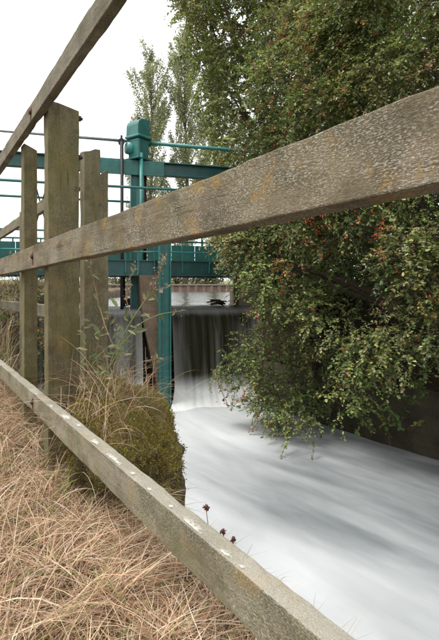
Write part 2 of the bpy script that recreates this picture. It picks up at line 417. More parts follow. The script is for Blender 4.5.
# nappe over each bay
def fall(name, x0, x1, seed, bias):
    prof = [(.62,-.352),(.35,-.352),(.12,-.358),(.0,-.372),(-.07,-.395),(-.13,-.435),(-.18,-.50),(-.22,-.60),(-.26,-.75),(-.30,-.95),(-.335,-1.15),(-.37,-1.35),(-.40,-1.55),(-.45,-1.68),(-.53,-1.80),(-.66,-1.89),(-.86,-1.955),(-1.1,-2.02)]
    # resample
    pr = np.array(prof); s = np.concatenate([[0], np.cumsum(np.hypot(*np.diff(pr, axis=0).T))]); ss = np.linspace(0, s[-1], 64)
    py = np.interp(ss, s, pr[:,0]); pz = np.interp(ss, s, pr[:,1])
    xs = np.linspace(x0, x1, 110); V = []; T = []
    for k in range(64):
        drop = np.clip((-.38-pz[k])/1.40, 0, 1)
        for x in xs:
            wv = (mnoise.noise(Vector((x*5+seed, drop*.7, 3)))*.05+mnoise.noise(Vector((x*17+seed, drop*.5, 8)))*.018)*min(1, drop*3+.05)
            fl_ = max(0., (-py[k]-.42)/.6); V.append((x+(x-(x0+x1)/2)*.35*fl_, py[k]-wv-.10*fl_*mnoise.noise(Vector((x*2.3+seed, 0, 2))), pz[k]+(0.02*mnoise.noise(Vector((x*3+seed, py[k]*2, 1))) if drop == 0 else 0)))
            e = min(x-x0, x1-x)
            lip_highlight = .34*math.exp(-((pz[k]+.40)/.06)**2)*(1 if py[k] < .1 else .3)  # sky highlight on the rounded crest, put into the colour
            edge = .22*math.exp(-e/.10)+(.16*math.exp(-((x-(x0+.83*(x1-x0)))/.13)**2))
            base = .95*float(sstep(np.array(drop), .74, 1.0))
            T.append((x+seed, drop, bias+lip_highlight+edge*min(1, drop*4)+base+.05*drop))
    i = np.arange(64*110).reshape(64, 110)
    Fq = np.stack([i[:-1,:-1], i[:-1,1:], i[1:,1:], i[1:,:-1]], -1).reshape(-1, 4)[:, ::-1]
    return tag(mesh_np(name, SL(V), Fq, M['fall'], None, np.array(T), True), kind='structure')
XR0, XR1 = lx(169.5), lx(252)
XL0, XL1 = lx(20), lx(141)
fall('weir_fall', XR0+.01, XR1-.02, 1.0, -.01); fall('weir_fall', XL0, XL1-.01, 4.0, .03)

# masonry of the weir ------------------------------------------------
weir = thing('weir', SL([[0, .5, -2.6]])[0], ANG, 'low mossy weir wall carrying the falls, under the teal footbridge', 'weir')
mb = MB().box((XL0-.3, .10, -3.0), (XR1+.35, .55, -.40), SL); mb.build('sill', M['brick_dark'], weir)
pa, pb = lx(138), lx(158)
mb = MB()                                   # pier, battered on its left and stepping forward
prof = [(-3.0, lx(160), lx(168), -.50), (-1.9, lx(157), lx(167), -.48), (-1.2, lx(149), lx(164), -.44), (-.55, lx(141), lx(161), -.42), (.19, lx(137), lx(159), -.40)]
V = []; Fq = []
for k, (z, a, b, f) in enumerate(prof): V += [(a, f, z), (b, f, z), (b, .7, z), (a, .7, z)]
for k in range(len(prof)-1):
    for j in range(4): Fq.append([k*4+j, k*4+(j+1)%4, k*4+4+(j+1)%4, k*4+4+j])
Fq.append([16,17,18,19]); mb.add(SL(V), Fq); mb.build('pier', M['brick'], weir)
mb = MB().box((XR1-.02, -.5, -3.0), (XR1+.9, 1.3, -.05), SL, .02); mb.build('abutment', M['brick'], weir)
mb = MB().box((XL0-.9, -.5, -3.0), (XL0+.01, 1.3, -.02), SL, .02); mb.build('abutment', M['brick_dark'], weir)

# right bank: wing wall, earth bank behind it
WB0, WD = np.array([.52, 7.62]), np.array([.59, -.805]); WN = np.array([-.806, -.59])   # WN points to the water
def RB(s, o, z): return np.array([*(WB0+WD*s+WN*o), z])
V = []; Fq = []
ns = 60
for k in range(ns+1):
    s = -1.2+k*(9.2/ns)
    for (o, z) in ((-.22, Z_POOL-1.0), (-.26, Z_POOL+.2), (-.32, Z_POOL+.45), (-.40, Z_POOL+.70), (-.8, Z_POOL+.74)):
        V.append(RB(s, o+.05*mnoise.noise(Vector((s*2, z*2, 0))), z+.04*mnoise.noise(Vector((s*3, z, 5)))))
for k in range(ns):
    for j in range(4): Fq.append([k*5+j, k*5+5+j, k*5+6+j, k*5+1+j])
ww = thing('wing_wall', RB(1, 0, Z_POOL), 0, 'damp dark brick wall along the water under the hawthorn branches', 'wall')
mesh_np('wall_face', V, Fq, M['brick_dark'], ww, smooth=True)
V = []; Fq = []
for k in range(25):
    s = -1.2+k*(9.2/24)
    for j in range(14):
        o = -.42-j*.42; z = Z_POOL+.72+.16*j+.05*mnoise.noise(Vector((s, o, 2)))
        V.append(RB(s, o, z))
for k in range(24):
    for j in range(13): Fq.append([k*14+j, k*14+14+j, k*14+15+j, k*14+1+j])
tag(mesh_np('right_bank', V, Fq, M['humus'], smooth=True), kind='structure')
# right bank upstream of the weir
V = [SL([[XR1+.05, 1.2, -.25]])[0], SL([[XR1+12, 1.2, .5]])[0], np.array([40, 37, EYE+.5]), np.array([9, 37, EYE-.2])]
V += [v-np.array([0,0,3.0]) for v in V]
tag(mesh_np('upper_bank', V, [[0,1,2,3],[4,5,1,0],[7,4,0,3]], M['field']), kind='structure')

# far bank sheet piling -------------------------------------------------
sp = thing('sheet_piling', (0, 38.4, Z_RIVER), 0, 'red brown sheet piling along the far river bank seen under the bridge', 'retaining wall')
V = []; Fq = []
xs = np.arange(-34, 30, .16)
for k, x in enumerate(xs):
    y = 38.35+(.14 if (k//2) % 2 else 0); V += [(x, y, Z_RIVER-1.0), (x, y, EYE+.13)]
for k in range(len(xs)-1): Fq.append([2*k, 2*k+2, 2*k+3, 2*k+1])
mesh_np('piling', V, Fq, M['piling'], sp)
mb = MB().box((-34, 38.28, EYE+.131), (30, 38.62, EYE+.24)); mb.build('capping', M['stone'], sp)

# ------------------------------------------------------------------ teal sluice footbridge
br = thing('sluice_footbridge', SL([[0, .3, -2.5]])[0], ANG, 'teal painted steel sluice footbridge with railings and overhead beam across the weir', 'footbridge')
def part(name, mat, f, smooth=False, parent=br):
    mb = MB(); f(mb); return mb.build(name, mat, parent, smooth)
BX0, BX1 = lx(-40), XR1+.55
ZD1, ZD0 = lz(170, 262.5), lz(170, 275.5)
# deck: channel beam front and back, decking between
def channel(mb, y, s):
    mb.box((BX0, y, ZD0), (BX1, y+s*.016, ZD1), SL); mb.box((BX0, y-s*.05, ZD1+.001), (BX1, y+s*.017, ZD1+.016), SL); mb.box((BX0, y-s*.05, ZD0-.016), (BX1, y+s*.017, ZD0-.001), SL)
part('deck_beam', M['teal_dark'], lambda m: channel(m, -.30, 1)); part('deck_beam', M['teal_dark'], lambda m: channel(m, .95, -1))
k = 0; x = BX0+.01
while x < BX1-.2:
    part('deck_board', M['post_old'], lambda m: m.box((x, -.28, ZD1-.06), (x+.19, .93, ZD1-.012), SL, .006)); x += .2
# lower railing: kick plates, posts, three rails each side
for y in (-.33, .98):
    for zc, rr in ((lz(160, 193), .022), (lz(160, 236), .016), (lz(160, 253.5), .013)):
        part('hand_rail', M['teal_light'] if zc < .7 else M['teal'], lambda m: m.tube([(BX0, y, zc), (BX1, y, zc)], rr, 8, SL), True)
    xx = lx(136)-2*1.38
    while xx < BX1:
        part('railing_post', M['teal'], lambda m: m.box((xx-.02, y-.012, ZD0+.02), (xx+.02, y+.012, lz(160, 193)), SL, .003)); xx += 1.38
    xx = BX0+.15
    while xx < BX1:
        part('baluster', M['teal'], lambda m: m.box((xx-.012, y-.010, ZD0+.03), (xx+.012, y+.010, lz(160, 236)), SL, .002)); xx += .46
# mesh panel boards behind the near railing
xx = BX0+.2
while xx < BX1-.4:
    part('railing_panel', M['teal'], lambda m: m.box((xx, .955, ZD1+.02), (xx+.452, .962, lz(160, 240)), SL)); xx += .46
# overhead beam (I section) on two columns, plated in its left half
ZB1, ZB0 = 2.15, 1.92; YB = .15
part('gantry_beam', M['teal_dark'], lambda m: (m.box((BX0-.2, YB-.07, ZB1-.02), (XR1+.7, YB+.07, ZB1), SL, .004), m.box((BX0-.2, YB-.07, ZB0), (XR1+.7, YB+.07, ZB0+.02), SL, .004), m.box((BX0-.2, YB-.008, ZB0+.021), (XR1+.7, YB+.008, ZB1-.021), SL)))
part('face_plate', M['teal'], lambda m: m.box((lx(100), YB-.088, ZB0-.03), (lx(165), YB-.074, ZB1-.005), SL, .004))
for a in range(9):
    xb = lx(101)+(lx(164)-lx(101))*a/8.0
    part('rivet', M['teal_light'], lambda m: m.tube([(xb, YB-.089, ZB1-.05), (xb, YB-.098, ZB1-.05)], [.014, .008], 8, SL))
def column(x, z0, mat=M['teal']):
    part('column', mat, lambda m: (m.box((x-.095, YB-.06, z0), (x-.075, YB+.06, ZB0-.001), SL), m.box((x+.075, YB-.06, z0), (x+.095, YB+.06, ZB0-.001), SL), m.box((x-.0745, YB-.008, z0), (x+.0745, YB+.008, ZB0-.001), SL)))
column(lx(136, YB), -.5); column(lx(-10, YB), -.5); column(XR1+.45, -.3)
# bracing seen between the fence posts
for (a, b) in (((lx(30), .75), (lx(50), 1.9)), ((lx(50), .75), (lx(30), 1.9)), ((lx(62), .75), (lx(48), 1.9))):
    part('brace', M['steel'], lambda m: m.tube([(a[0], .2, a[1]), (b[0], .2, b[1])], .011, 6, SL))
# front guide post in the water, with its groove and a bolt plate
gx0, gx1 = lx(158, -.45), lx(169.5, -.45)
part('guide_post', M['teal'], lambda m: (m.box((gx0, -.62, -2.6), (gx0+.02, -.46, .75), SL), m.box((gx1-.02, -.62, -2.6), (gx1, -.46, .75), SL), m.box((gx0+.021, -.55, -2.6), (gx1-.021, -.535, .75), SL)))
part('bolt_plate', M['galv'], lambda m: m.box((lx(159.5, -.63), -.634, lz(161, 293, -.63)), (lx(163, -.63), -.623, lz(161, 288, -.63)), SL, .003))
for pxa, wd, mt in ((124.2, 2.0, 'steel'), (133, 3.5, 'teal'), (235, 3.5, 'stone'), (239, 3.0, 'teal_dark')):
    part('deck_prop', M[mt], lambda m: m.box((lx(pxa-wd/2, .8), .76, -.9), (lx(pxa+wd/2, .8), .84, ZD0-.017), SL, .006))

# lifting gear on the beam
gc = lx(138.5, YB); GZ = ZB1
def rot(V, c, a):
    V = np.asarray(V, float).copy(); x = V[:,0]-c[0]; y = V[:,1]-c[1]; V[:,0] = c[0]+x*math.cos(a)-y*math.sin(a); V[:,1] = c[1]+x*math.sin(a)+y*math.cos(a); return V
gf = lambda V: SL(rot(V, (gc, YB-.02), R(38)))
gear = part('gearbox', M['teal'], lambda m: (m.box((gc-.125, YB-.15, GZ+.001), (gc+.125, YB+.11, GZ+.36), gf, .02), m.box((gc-.16, YB-.18, GZ+.001), (gc+.16, YB+.14, GZ+.025), gf, .005)))
part('flange', M['teal_light'], lambda m: m.box((gc-.165, YB-.19, GZ+.361), (gc+.165, YB+.15, GZ+.405), gf, .012), parent=gear)
def cap(m):          # hood: flat top, square on the right, curved shoulder on the left
    prof = [(.125, .406), (.125, .66), (.11, .685), (-.01, .685)]+[(-.01-.135*math.sin(R(a)), .55+.135*math.cos(R(a))) for a in (20, 40, 60, 80, 90)]+[(-.150, .406)]
    n = len(prof); V = [(gc+x, YB-.16, GZ+z) for x, z in prof]+[(gc+x, YB+.12, GZ+z) for x, z in prof]
    Fq = [list(range(n))[::-1], list(range(n, 2*n))]+[[j, (j+1) % n, n+(j+1) % n, n+j] for j in range(n)]
    m.add(gf(np.array(V)), Fq)
part('cap', M['teal'], cap, parent=gear)
part('cap_nut', M['steel'], lambda m: m.tube([(gc, YB-.02, GZ+.685), (gc, YB-.02, GZ+.73)], .03, 6, SL), parent=gear)
part('gear_housing', M['teal_light'], lambda m: m.tube([(gc-.10, YB, GZ+.20), (gc-.20, YB-.04, GZ+.20)], [.11, .10], 20, SL), True, parent=gear)
part('bearing', M['teal_dark'], lambda m: m.tube([(gc+.12, YB, GZ+.32), (gc+.21, YB, GZ+.32)], .055, 12, SL), True, parent=gear)
ZS = GZ+.325
part('drive_shaft', M['teal_light'], lambda m: m.tube([(gc+.13, YB, ZS), (XR1+.8, YB, ZS)], .032, 10, SL), True)
part('drive_shaft', M['galv'], lambda m: m.tube([(BX0-.4, YB, ZS), (gc-.13, YB, ZS)], .024, 10, SL), True)
bxp = lx(121.5, YB)
part('shaft_bracket', M['steel'], lambda m: (m.tube([(bxp, YB-.04, ZS-.02), (bxp, YB+.04, ZS-.02)], .055, 10, SL), m.box((bxp-.025, YB-.03, ZB1), (bxp+.025, YB+.03, ZS-.05), SL), m.tube([(bxp, YB, ZS+.03), (bxp, YB, ZS+.09)], .018, 8, SL)))
part('lifting_rod', M['steel'], lambda m: m.tube([(bxp, YB-.11, -.5), (bxp, YB-.11, ZS-.05)], .028, 8, SL), True)
part('lifting_rod', M['steel'], lambda m: m.tube([(lx(145.5, YB), YB+.09, .3), (lx(145.5, YB), YB+.09, ZB1+.1)], .03, 8, SL), True)
part('spindle', M['teal_light'], lambda m: m.tube([(lx(141.3, YB-.16), YB-.16, -.3), (lx(141.3, YB-.16), YB-.16, GZ+.10)], .032, 10, SL), True)

# driftwood caught on the crest
def debris(name, px, py, label, n, w_, h_):
    c = lx(px, .3); z = -.352
    t = thing(name, SL([[c, .3, z]])[0], ANG, label, 'driftwood')
    for k in range(n):
        a = random.uniform(-.6, .6); l = random.uniform(.4, 1)*w_; yy = .3+random.uniform(-.15, .15); zz = z+.02+h_*random.random()
        part('branch', M['bark'], lambda m: m.tube([(c-l*math.cos(a), yy, max(z, zz-l*math.sin(a)*.4)), (c+random.uniform(-.05,.05), yy+.03, zz+.03), (c+l*math.cos(a), yy+.05, max(z, zz+l*math.sin(a)*.4))], [.010, .016, .006], 7, SL), True, t)
debris('driftwood', 131, 304, 'dark tangle of driftwood caught on the weir crest left of the pier', 14, .16, .12)
debris('driftwood', 219, 296, 'dark driftwood lodged on the weir crest beside the hawthorn', 9, .22, .06)

# ------------------------------------------------------------------ fence
def beam(L, wy, wz, frame, seg=.03, rough=.0025, seed=0.0, bow=0.0, r=.0025, endrough=.0, topcut=None):
    """long timber along local x (0..L), section wy x wz centred on y,z; rounded worn arrises; frame maps local->world"""
    n = max(2, int(L/seg)); hy, hz = wy/2, wz/2
    sec = []
    for (sy, sz, a0) in ((1,1,0),(-1,1,90),(-1,-1,180),(1,-1,270)):
        for a in (0, 45, 90): sec.append((sy*(hy-r)+r*math.cos(R(a0+a)), sz*(hz-r)+r*math.sin(R(a0+a))))
    # extra points along the faces
    sec2 = []
    for k in range(12):
        sec2.append(sec[k])
        if k % 3 == 2:
            b = sec[(k+1) % 12]
            for f in (.33, .67): sec2.append((sec[k][0]*(1-f)+b[0]*f, sec[k][1]*(1-f)+b[1]*f))
    m = len(sec2); V = np.zeros(((n+1)*m, 3)); q = 0
    for i in range(n+1):
        x = L*i/n
        for (y, z) in sec2:
            d = mnoise.noise(Vector((x*5+seed, y*30, z*30+seed)))*rough+mnoise.noise(Vector((x*28+seed, y*60, z*60)))*rough*.6
            wv = mnoise.noise(Vector((x*1.3+seed, 0, seed)))*bow
            if abs(y) > hy-r*1.05 and abs(z) > hz-r*1.05:      # chipped, weathered arrises
                ck = max(0, mnoise.noise(Vector((x*7+seed, (1 if y > 0 else 4), (2 if z > 0 else 7))))-.18)*.004+max(0, mnoise.noise(Vector((x*26+seed, (3 if y > 0 else 5), (1 if z > 0 else 9))))-.2)*.0045
                d -= ck
            xx = x
            if topcut and i == n: xx = x+topcut*(y/hy)+mnoise.noise(Vector((y*40+seed, z*40, 9)))*endrough
            V[q] = (xx, y*(1+d/hy), z*(1+d/hz)+wv); q += 1
    Fq = [[i*m+j, i*m+(j+1) % m, i*m+m+(j+1) % m, i*m+m+j] for i in range(n) for j in range(m)]
    Fq = [f[::-1] for f in Fq]; Fq.append(list(range(m))); Fq.append(list(range(n*m+m-1, n*m-1, -1)))
    return frame(V), Fq
fence = thing('post_and_rail_fence', tuple(F(2.05, .52, 0)*np.array([1,1,0])), math.atan2(C_, -S_), 'weathered three-rail wooden fence in the foreground running along the bank beside the water', 'fence')
PQ = .42
def rail(z1, z0, th, mat, seed, q0=PQ, ta=-.75, tb=9.0, bow=.004, parent=fence):
    fr = lambda V: F(ta+V[:,0], q0+th/2+V[:,1], (z0+z1)/2+V[:,2])
    V, Fq = beam(tb-ta, th, z1-z0, fr, .03, .0016, seed, bow, .0025)
    return mesh_np('rail', V, Fq, mat, parent)
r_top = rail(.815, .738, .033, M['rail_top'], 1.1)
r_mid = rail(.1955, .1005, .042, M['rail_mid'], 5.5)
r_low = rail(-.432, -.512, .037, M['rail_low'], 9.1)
def post(t0, t1, q0, q1, ztop, mat, seed, parent=fence, cut=.012, zbot=-1.15):
    L = ztop-zbot
    fr = lambda V: F((t0+t1)/2+V[:,2], (q0+q1)/2+V[:,1], zbot+V[:,0])
    V, Fq = beam(L, q1-q0, t1-t0, fr, .035, .0022, seed, .004, .003, .006, -cut)
    return mesh_np('post', V, Fq, mat, parent)
post(2.01, 2.085, .459, .588, .782, M['post'], 3.3)
post(2.52, 2.60, .459, .524, .735, M['post'], 6.3)
post(-.62, -.545, .459, .588, .80, M['post'], 8.8)
for k, t0 in enumerate((4.4, 6.3, 8.2)): post(t0, t0+.075, .459, .57, .79, M['post'], 11.+k)

def on_face(px):                    # fence parameter where a column of the photograph meets the front face
    u = (px-CX)/FPX; Y = PQ/(C_*u+S_); return (Y-S_*PQ)/C_
for px, zc, rl in ((31, .775, r_top), (33, .148, r_mid), (33, -.472, r_low)):
    t = on_face(px); mb = MB()
    mb.tube([F(t, PQ+.003, zc), F(t, PQ-.007, zc), F(t, PQ-.010, zc)], [.011, .010, .006], 8); mb.build('bolt', M['rust'], rl)
    mb = MB(); pts = [F(t+.013*math.cos(a), PQ-.0018, zc+.022*math.sin(a)*(1.0 if math.sin(a) > 0 else 1.7)) for a in np.linspace(0, 2*math.pi, 13)[:-1]]
    mb.add(np.array(pts), [list(range(12))[::-1]]); mb.build('rust_stain', M['rust'], rl)
for px, py in ((80, 118), (80, 157)):
    Y = 2.0; mb = MB(); zc = (HY-py)/FPX*2.02+.018; mb.tube([F(2.03, .58, zc), F(2.03, .607, zc)], .0065, 8); mb.tube([F(2.03, .592, zc), F(2.03, .600, zc)], .012, 6); mb.build('bolt', M['steel'], fence)

# lichen crusts on the lowest rail
def lichen(px, py, rx, ry, k, parent=r_low, top=True):
    n = 30; th = .0
    if top:
        Y = -(.432)/((HY-py)/FPX); Pw = P(px, py, Y); t = -Pw[0]*S_+Pw[1]*C_; q = Pw[0]*C_+Pw[1]*S_
        q = min(max(q, PQ+.006), PQ+.031)
    V = [F(t, q, -.4302)]
    for ring, hgt in ((.55, .0), (1.0, -.0009)):
        for a in range(n):
            an = a*2*math.pi/n; rr = ring*(1+.55*mnoise.noise(Vector((math.cos(an)*1.6+k*3.1, math.sin(an)*1.6, k)))+.35*mnoise.noise(Vector((math.cos(an)*4.5+k*3.1, math.sin(an)*4.5, k+9))))
            qq = min(max(q+.8*ry*rr*math.sin(an), PQ+.003), PQ+.034)
            V.append(F(t+rx*rr*math.cos(an), qq, -.4304+hgt))
    Fq = [[0, 1+a, 1+(a+1) % n] for a in range(n)]+[[1+a, 1+n+a, 1+n+(a+1) % n, 1+(a+1) % n] for a in range(n)]
    mesh_np('lichen_patch', np.array(V), [f[::-1] for f in Fq], M['lichen'], parent, np.repeat(np.array([0]+[.55]*n+[1.0]*n, float)[:,None], 3, 1), smooth=True)
for k, (px, py, rx, ry) in enumerate([(50,402,.022,.010),(66,413,.045,.014),(79,421,.022,.009),(95,438,.030,.011),(111,454,.042,.014),(116,459,.02,.01),(189,525,.028,.015),(186,519,.018,.012),(217,553,.014,.008),(150,486,.012,.006),(133,470,.014,.007),(36,390,.02,.008),(236,566,.006,.005),(171,503,.008,.006)]):
    lichen(px, py, rx*1.35, ry*1.45, k)

# broken second fence just behind
old = thing('broken_fence', tuple(F(2.35, .76, 0)*np.array([1,1,0])), math.atan2(C_, -S_), 'older broken fence behind the main one, post with a notched split top', 'fence')
mb = MB()
for (qa, qb, zt, sd_, zb) in ((.70, .782, .705, 1.7, -1.15), (.778, .823, .600, 2.9, -1.14)):
    fr = lambda V: F(2.31+.0375+V[:,2], (qa+qb)/2+V[:,1], zb+V[:,0]); V, Fq = beam(zt-zb, qb-qa, .075, fr, .035, .002, sd_, .002, .003, .014, .008 if qb < .79 else .02)
    mb.add(V, Fq)
mesh_np('post', np.concatenate(mb.V), mb.F, M['post_old'], old)
post(3.95, 4.03, .70, .80, .62, M['post_old'], 15., old); post(5.9, 5.98, .70, .80, .70, M['post_old'], 16., old)
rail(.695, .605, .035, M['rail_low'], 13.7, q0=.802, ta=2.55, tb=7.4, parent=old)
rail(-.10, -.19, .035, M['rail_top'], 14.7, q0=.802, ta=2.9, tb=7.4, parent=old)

# ------------------------------------------------------------------ vegetation generators
LEAF_L = np.array([(0,0,0),(.28,.26,.05),(.42,.15,.03),(.66,.36,.09),(.78,.16,.03),(1,0,-.06),(.78,-.16,.03),(.66,-.36,.09),(.42,-.15,.03),(.28,-.26,.05)])
LEAF_LF = [[0,5,4,3,2,1],[0,9,8,7,6,5]]
LEAF_O = np.array([(0,0,0),(.35,.28,.06),(.75,.22,.04),(1,0,-.08),(.75,-.22,.04),(.35,-.28,.06)]); LEAF_OF = [[0,3,2,1],[0,5,4,3]]
def norm(v): return v/(np.linalg.norm(v, axis=-1, keepdims=True)+1e-9)
def leaves(name, pos, dirs, nrm, size, tint, tmpl, faces, mat, parent, extra=None):
    d = norm(dirs); s = norm(np.cross(nrm, d)); n = np.cross(d, s)
    V = pos[:,None,:]+size[:,None,None]*(tmpl[None,:,0:1]*d[:,None,:]+tmpl[None,:,1:2]*s[:,None,:]+tmpl[None,:,2:3]*n[:,None,:])
    k = tmpl.shape[0]; Fk = np.array(faces); Fa = (Fk[None]+(np.arange(len(pos))*k)[:,None,None]).reshape(-1, Fk.shape[1])
    return mesh_np(name, V.reshape(-1,3), Fa, mat, parent, np.repeat(tint, k, axis=0))
def sprays(clumps, per, nleaf, ln, lsize, palette, pw, out=np.array([0,0,0.]), up=.25, droop=.35, twist=.8, dens=.55):
    """clumps: list of (centre, radii). returns leaf arrays and twig polylines"""
    Pp=[];Dd=[];Nn=[];Ss=[];Tt=[];tw=[]; ends=[]
    pal = np.array(palette); pw = np.array(pw)/sum(pw)
    for ci, (c, r) in enumerate(clumps):
        m = max(3, int(per*np.prod(r)**(2/3)/.16))
        dv = norm(rng.normal(size=(m, 3))+out*rng.uniform(.2, 1.2, (m, 1))); st = c+dv*r*rng.uniform(dens, 1.0, (m, 1))**.7*rng.uniform(.75, 1.05, (m,1))
        dirv = norm(dv+rng.normal(size=(m, 3))*.55+np.array([0, 0, up])); L = ln*rng.uniform(.55, 1.35, (m, 1))
        ctint = rng.choice(len(pal), p=pw); cb = rng.uniform(.66, 1.38)
        k = (np.arange(nleaf)+.5)/nleaf
        pts = st[:,None,:]+dirv[:,None,:]*(L*k[None,:])[:,:,None]; pts[:,:,2] -= droop*(L*k[None,:]**2)*1.0
        tang = np.repeat(dirv[:,None,:], nleaf, 1)-np.array([0,0,1])*(droop*1.6*k)[None,:,None]
        side = norm(np.cross(tang, np.array([0,0,1.0]))); sg = np.where(np.arange(nleaf) % 2 == 0, 1., -1.)[None,:,None]
        ld = norm(tang*.7+side*sg*.9+rng.normal(size=tang.shape)*.45)
        ln_ = norm(np.array([0,0,1.0])+rng.normal(size=tang.shape)*twist*.6+dv[:,None,:]*.55)
        ti = np.where(rng.random((m, nleaf)) < .55, ctint, rng.choice(len(pal), size=(m, nleaf), p=pw))
        tt = pal[ti]*cb*rng.uniform(.65, 1.35, (m, nleaf, 1))
        Pp.append((pts+rng.normal(size=pts.shape)*.008).reshape(-1,3)); Dd.append(ld.reshape(-1,3)); Nn.append(ln_.reshape(-1,3)); Ss.append((lsize*rng.uniform(.6, 1.25, (m, nleaf))).ravel()); Tt.append(tt.reshape(-1,3))
        for j in range(0, m): tw.append((st[j]-dirv[j]*.05, pts[j, nleaf//2], pts[j,-1])); ends.append(pts[j, -3:])
    return [np.concatenate(a) for a in (Pp,Dd,Nn,Ss,Tt)], tw, ends
def twig_mesh(name, tw, rad, mat, parent):
    A = np.array(tw); n, k, _ = A.shape; T = norm(A[:,-1]-A[:,0]); U = norm(np.cross(T, np.array([.31,.2,.93]))); W = np.cross(T, U)
    rr = rad*np.array([1, .7, .3]); V = []
    for j in range(3):
        for a in range(3):
            an = a*2.094; V.append(A[:,j]+rr[j]*(math.cos(an)*U+math.sin(an)*W))
    V = np.stack(V, 1).reshape(-1, 3); Fk = []
    for j in range(2):
        for a in range(3): Fk.append([j*3+a, j*3+(a+1) % 3, j*3+3+(a+1) % 3, j*3+3+a])
    Fa = (np.array(Fk)[None]+(np.arange(n)*9)[:,None,None]).reshape(-1, 4)
    return tag(mesh_np(name, V, Fa, mat, parent), kind='stuff')
OCT = np.array([(1,0,0),(-1,0,0),(0,1,0),(0,-1,0),(0,0,1),(0,0,-1)], float); OCTF = np.array([[0,2,4],[2,1,4],[1,3,4],[3,0,4],[2,0,5],[1,2,5],[3,1,5],[0,3,5]])
def dots(name, pos, rad, mat, parent):
    # rounded berries: subdivided octahedron
    V = OCT; Fk = OCTF; mid = {}; Vl = [tuple(v) for v in V]; F2 = []
    def m_(a, b):
        k = (min(a,b), max(a,b))
        if k not in mid: v = np.array(Vl[a])+np.array(Vl[b]); v /= np.linalg.norm(v); mid[k] = len(Vl); Vl.append(tuple(v))
        return mid[k]
    for a, b, c in Fk: ab, bc, ca = m_(a,b), m_(b,c), m_(c,a); F2 += [[a,ab,ca],[b,bc,ab],[c,ca,bc],[ab,bc,ca]]
    T = np.array(Vl); Fk = np.array(F2); k = len(T)
    VV = pos[:,None,:]+T[None]*np.asarray(rad).reshape(-1,1,1); Fa = (Fk[None]+(np.arange(len(pos))*k)[:,None,None]).reshape(-1,3)
    return mesh_np(name, VV.reshape(-1,3), Fa, mat, parent, smooth=True)
def limbs(name, base, targets, r0, mat, parent, sag=.1):
    """trunk and tapering limbs from base to each target"""
    mb = MB()
    for tg in targets:
        mid1 = base*.62+tg*.38+rng.normal(size=3)*.10; mid2 = base*.25+tg*.75+rng.normal(size=3)*.10; mid1[2] += .2; mid2[2] += sag
        pts = []
        for u in np.linspace(0, 1, 9):
            pts.append((1-u)**3*base+3*(1-u)**2*u*mid1+3*(1-u)*u*u*mid2+u**3*tg)
        mb.tube(pts, np.linspace(r0, .008, 9), 7)
    return mb.build(name, mat, parent, True)
def proj(p): return CX+FPX*p[0]/p[1], HY-FPX*(p[2]-EYE)/p[1]

# hawthorns overhanging the right bank ---------------------------------------------
LB_Y = [-60, 100, 170, 190, 232, 250, 270, 300, 325, 345, 362, 385, 395, 410, 425, 440, 452]
LB_X = [250, 238, 228, 222, 208, 214, 229, 241, 253, 240, 216, 224, 240, 255, 276, 300, 420]
def lower_ok(px, py):       # ragged hem of the canopy over the water
    return py < np.interp(px, [220,240,262,296,322,350,380,419,460], [392,404,420,440,428,414,398,384,380])
cl = []; cl_in = []
tries = 0
for layer, n in ((0, 1000), (1, 170), (2, 150), (3, 380), (5, 420)):
    for _ in range(n):
        s = rng.uniform(-1.2, 7.4); z = rng.uniform(.12, 6.6)
        over = np.interp(z, [0, .4, 1.0, 2.0, 3.2, 5.0, 6.6], [.15, .55, .80, .95, .80, .35, -.5])*(1-.25*sstep(np.array(s), 2.0, 5.0))
        bulge = mnoise.noise(Vector((s*1.0, z*1.0, 4.2))); over += .80*bulge
        if layer <= 1 and bulge < -.10 and rng.random() < .90: continue
        if layer >= 3 and z < 1.85 and s < 5: continue
        r = rng.uniform(.22, .40) if layer < 3 else rng.uniform(.4, .6)
        p = RB(s, over-r*.6-layer*.60, Z_POOL+z)
        px, py = proj(p); rp = FPX*r/p[1]*.95
        if px-rp < np.interp(py, LB_Y, LB_X) or not lower_ok(px, py+rp*.8): continue
        # hollow between the clumps where the shade shows
        hol = ((px-368)/34)**2+((py-305)/34)**2 < 1 or ((px-300)/14)**2+((py-75)/24)**2 < 1 or ((px-258)/10)**2+((py-318)/18)**2 < 1 
        if hol and layer < 3: continue
        (cl if layer == 0 else cl_in).append((p, np.array([r, r, r*rng.uniform(.7, 1.0)])))
for _ in range(46):      # shaded growth hanging against the wall under the canopy
    cl_in.append((RB(rng.uniform(.6, 6.5), rng.uniform(-.35, .05), Z_POOL+rng.uniform(.25, 1.0)), np.array([.2, .2, .22])))
# branches reaching out over the water
for (px, py, Y, r) in ((217,369,6.6,.09),(225,366,6.6,.13),(224,376,6.6,.08),(232,356,6.6,.12),(240,362,6.6,.16),(236,392,6.5,.09),(246,345,6.7,.14),(255,366,6.5,.20),(240,385,6.5,.11),(252,400,6.3,.14),(268,412,6.1,.17),(285,425,5.8,.16),(300,428,5.6,.17),(318,420,5.5,.16),(275,395,6.2,.2),(262,382,6.3,.2),(345,402,5.2,.2),(362,392,5.1,.2),
                       (410,250,4.5,.22),(418,285,4.4,.2),(400,262,4.6,.14),(372,205,4.9,.2),(216,240,7.3,.16),(222,225,7.3,.2),(236,262,7.2,.2),(247,290,7.1,.16),(250,335,6.8,.14)):
    cl.append((P(px, py, Y), np.array([r, r, r*.75])))
PAL_H = [(.130,.190,.042),(.188,.232,.056),(.250,.272,.095),(.070,.124,.034),(.300,.265,.075),(.28,.11,.05)]
haw = thing('hawthorn', RB(2.6, -1.7, EYE-.8), 0, 'large hawthorn with red berries overhanging the foaming water on the right', 'tree')
cam_out = np.array([WN[0], WN[1], .25])
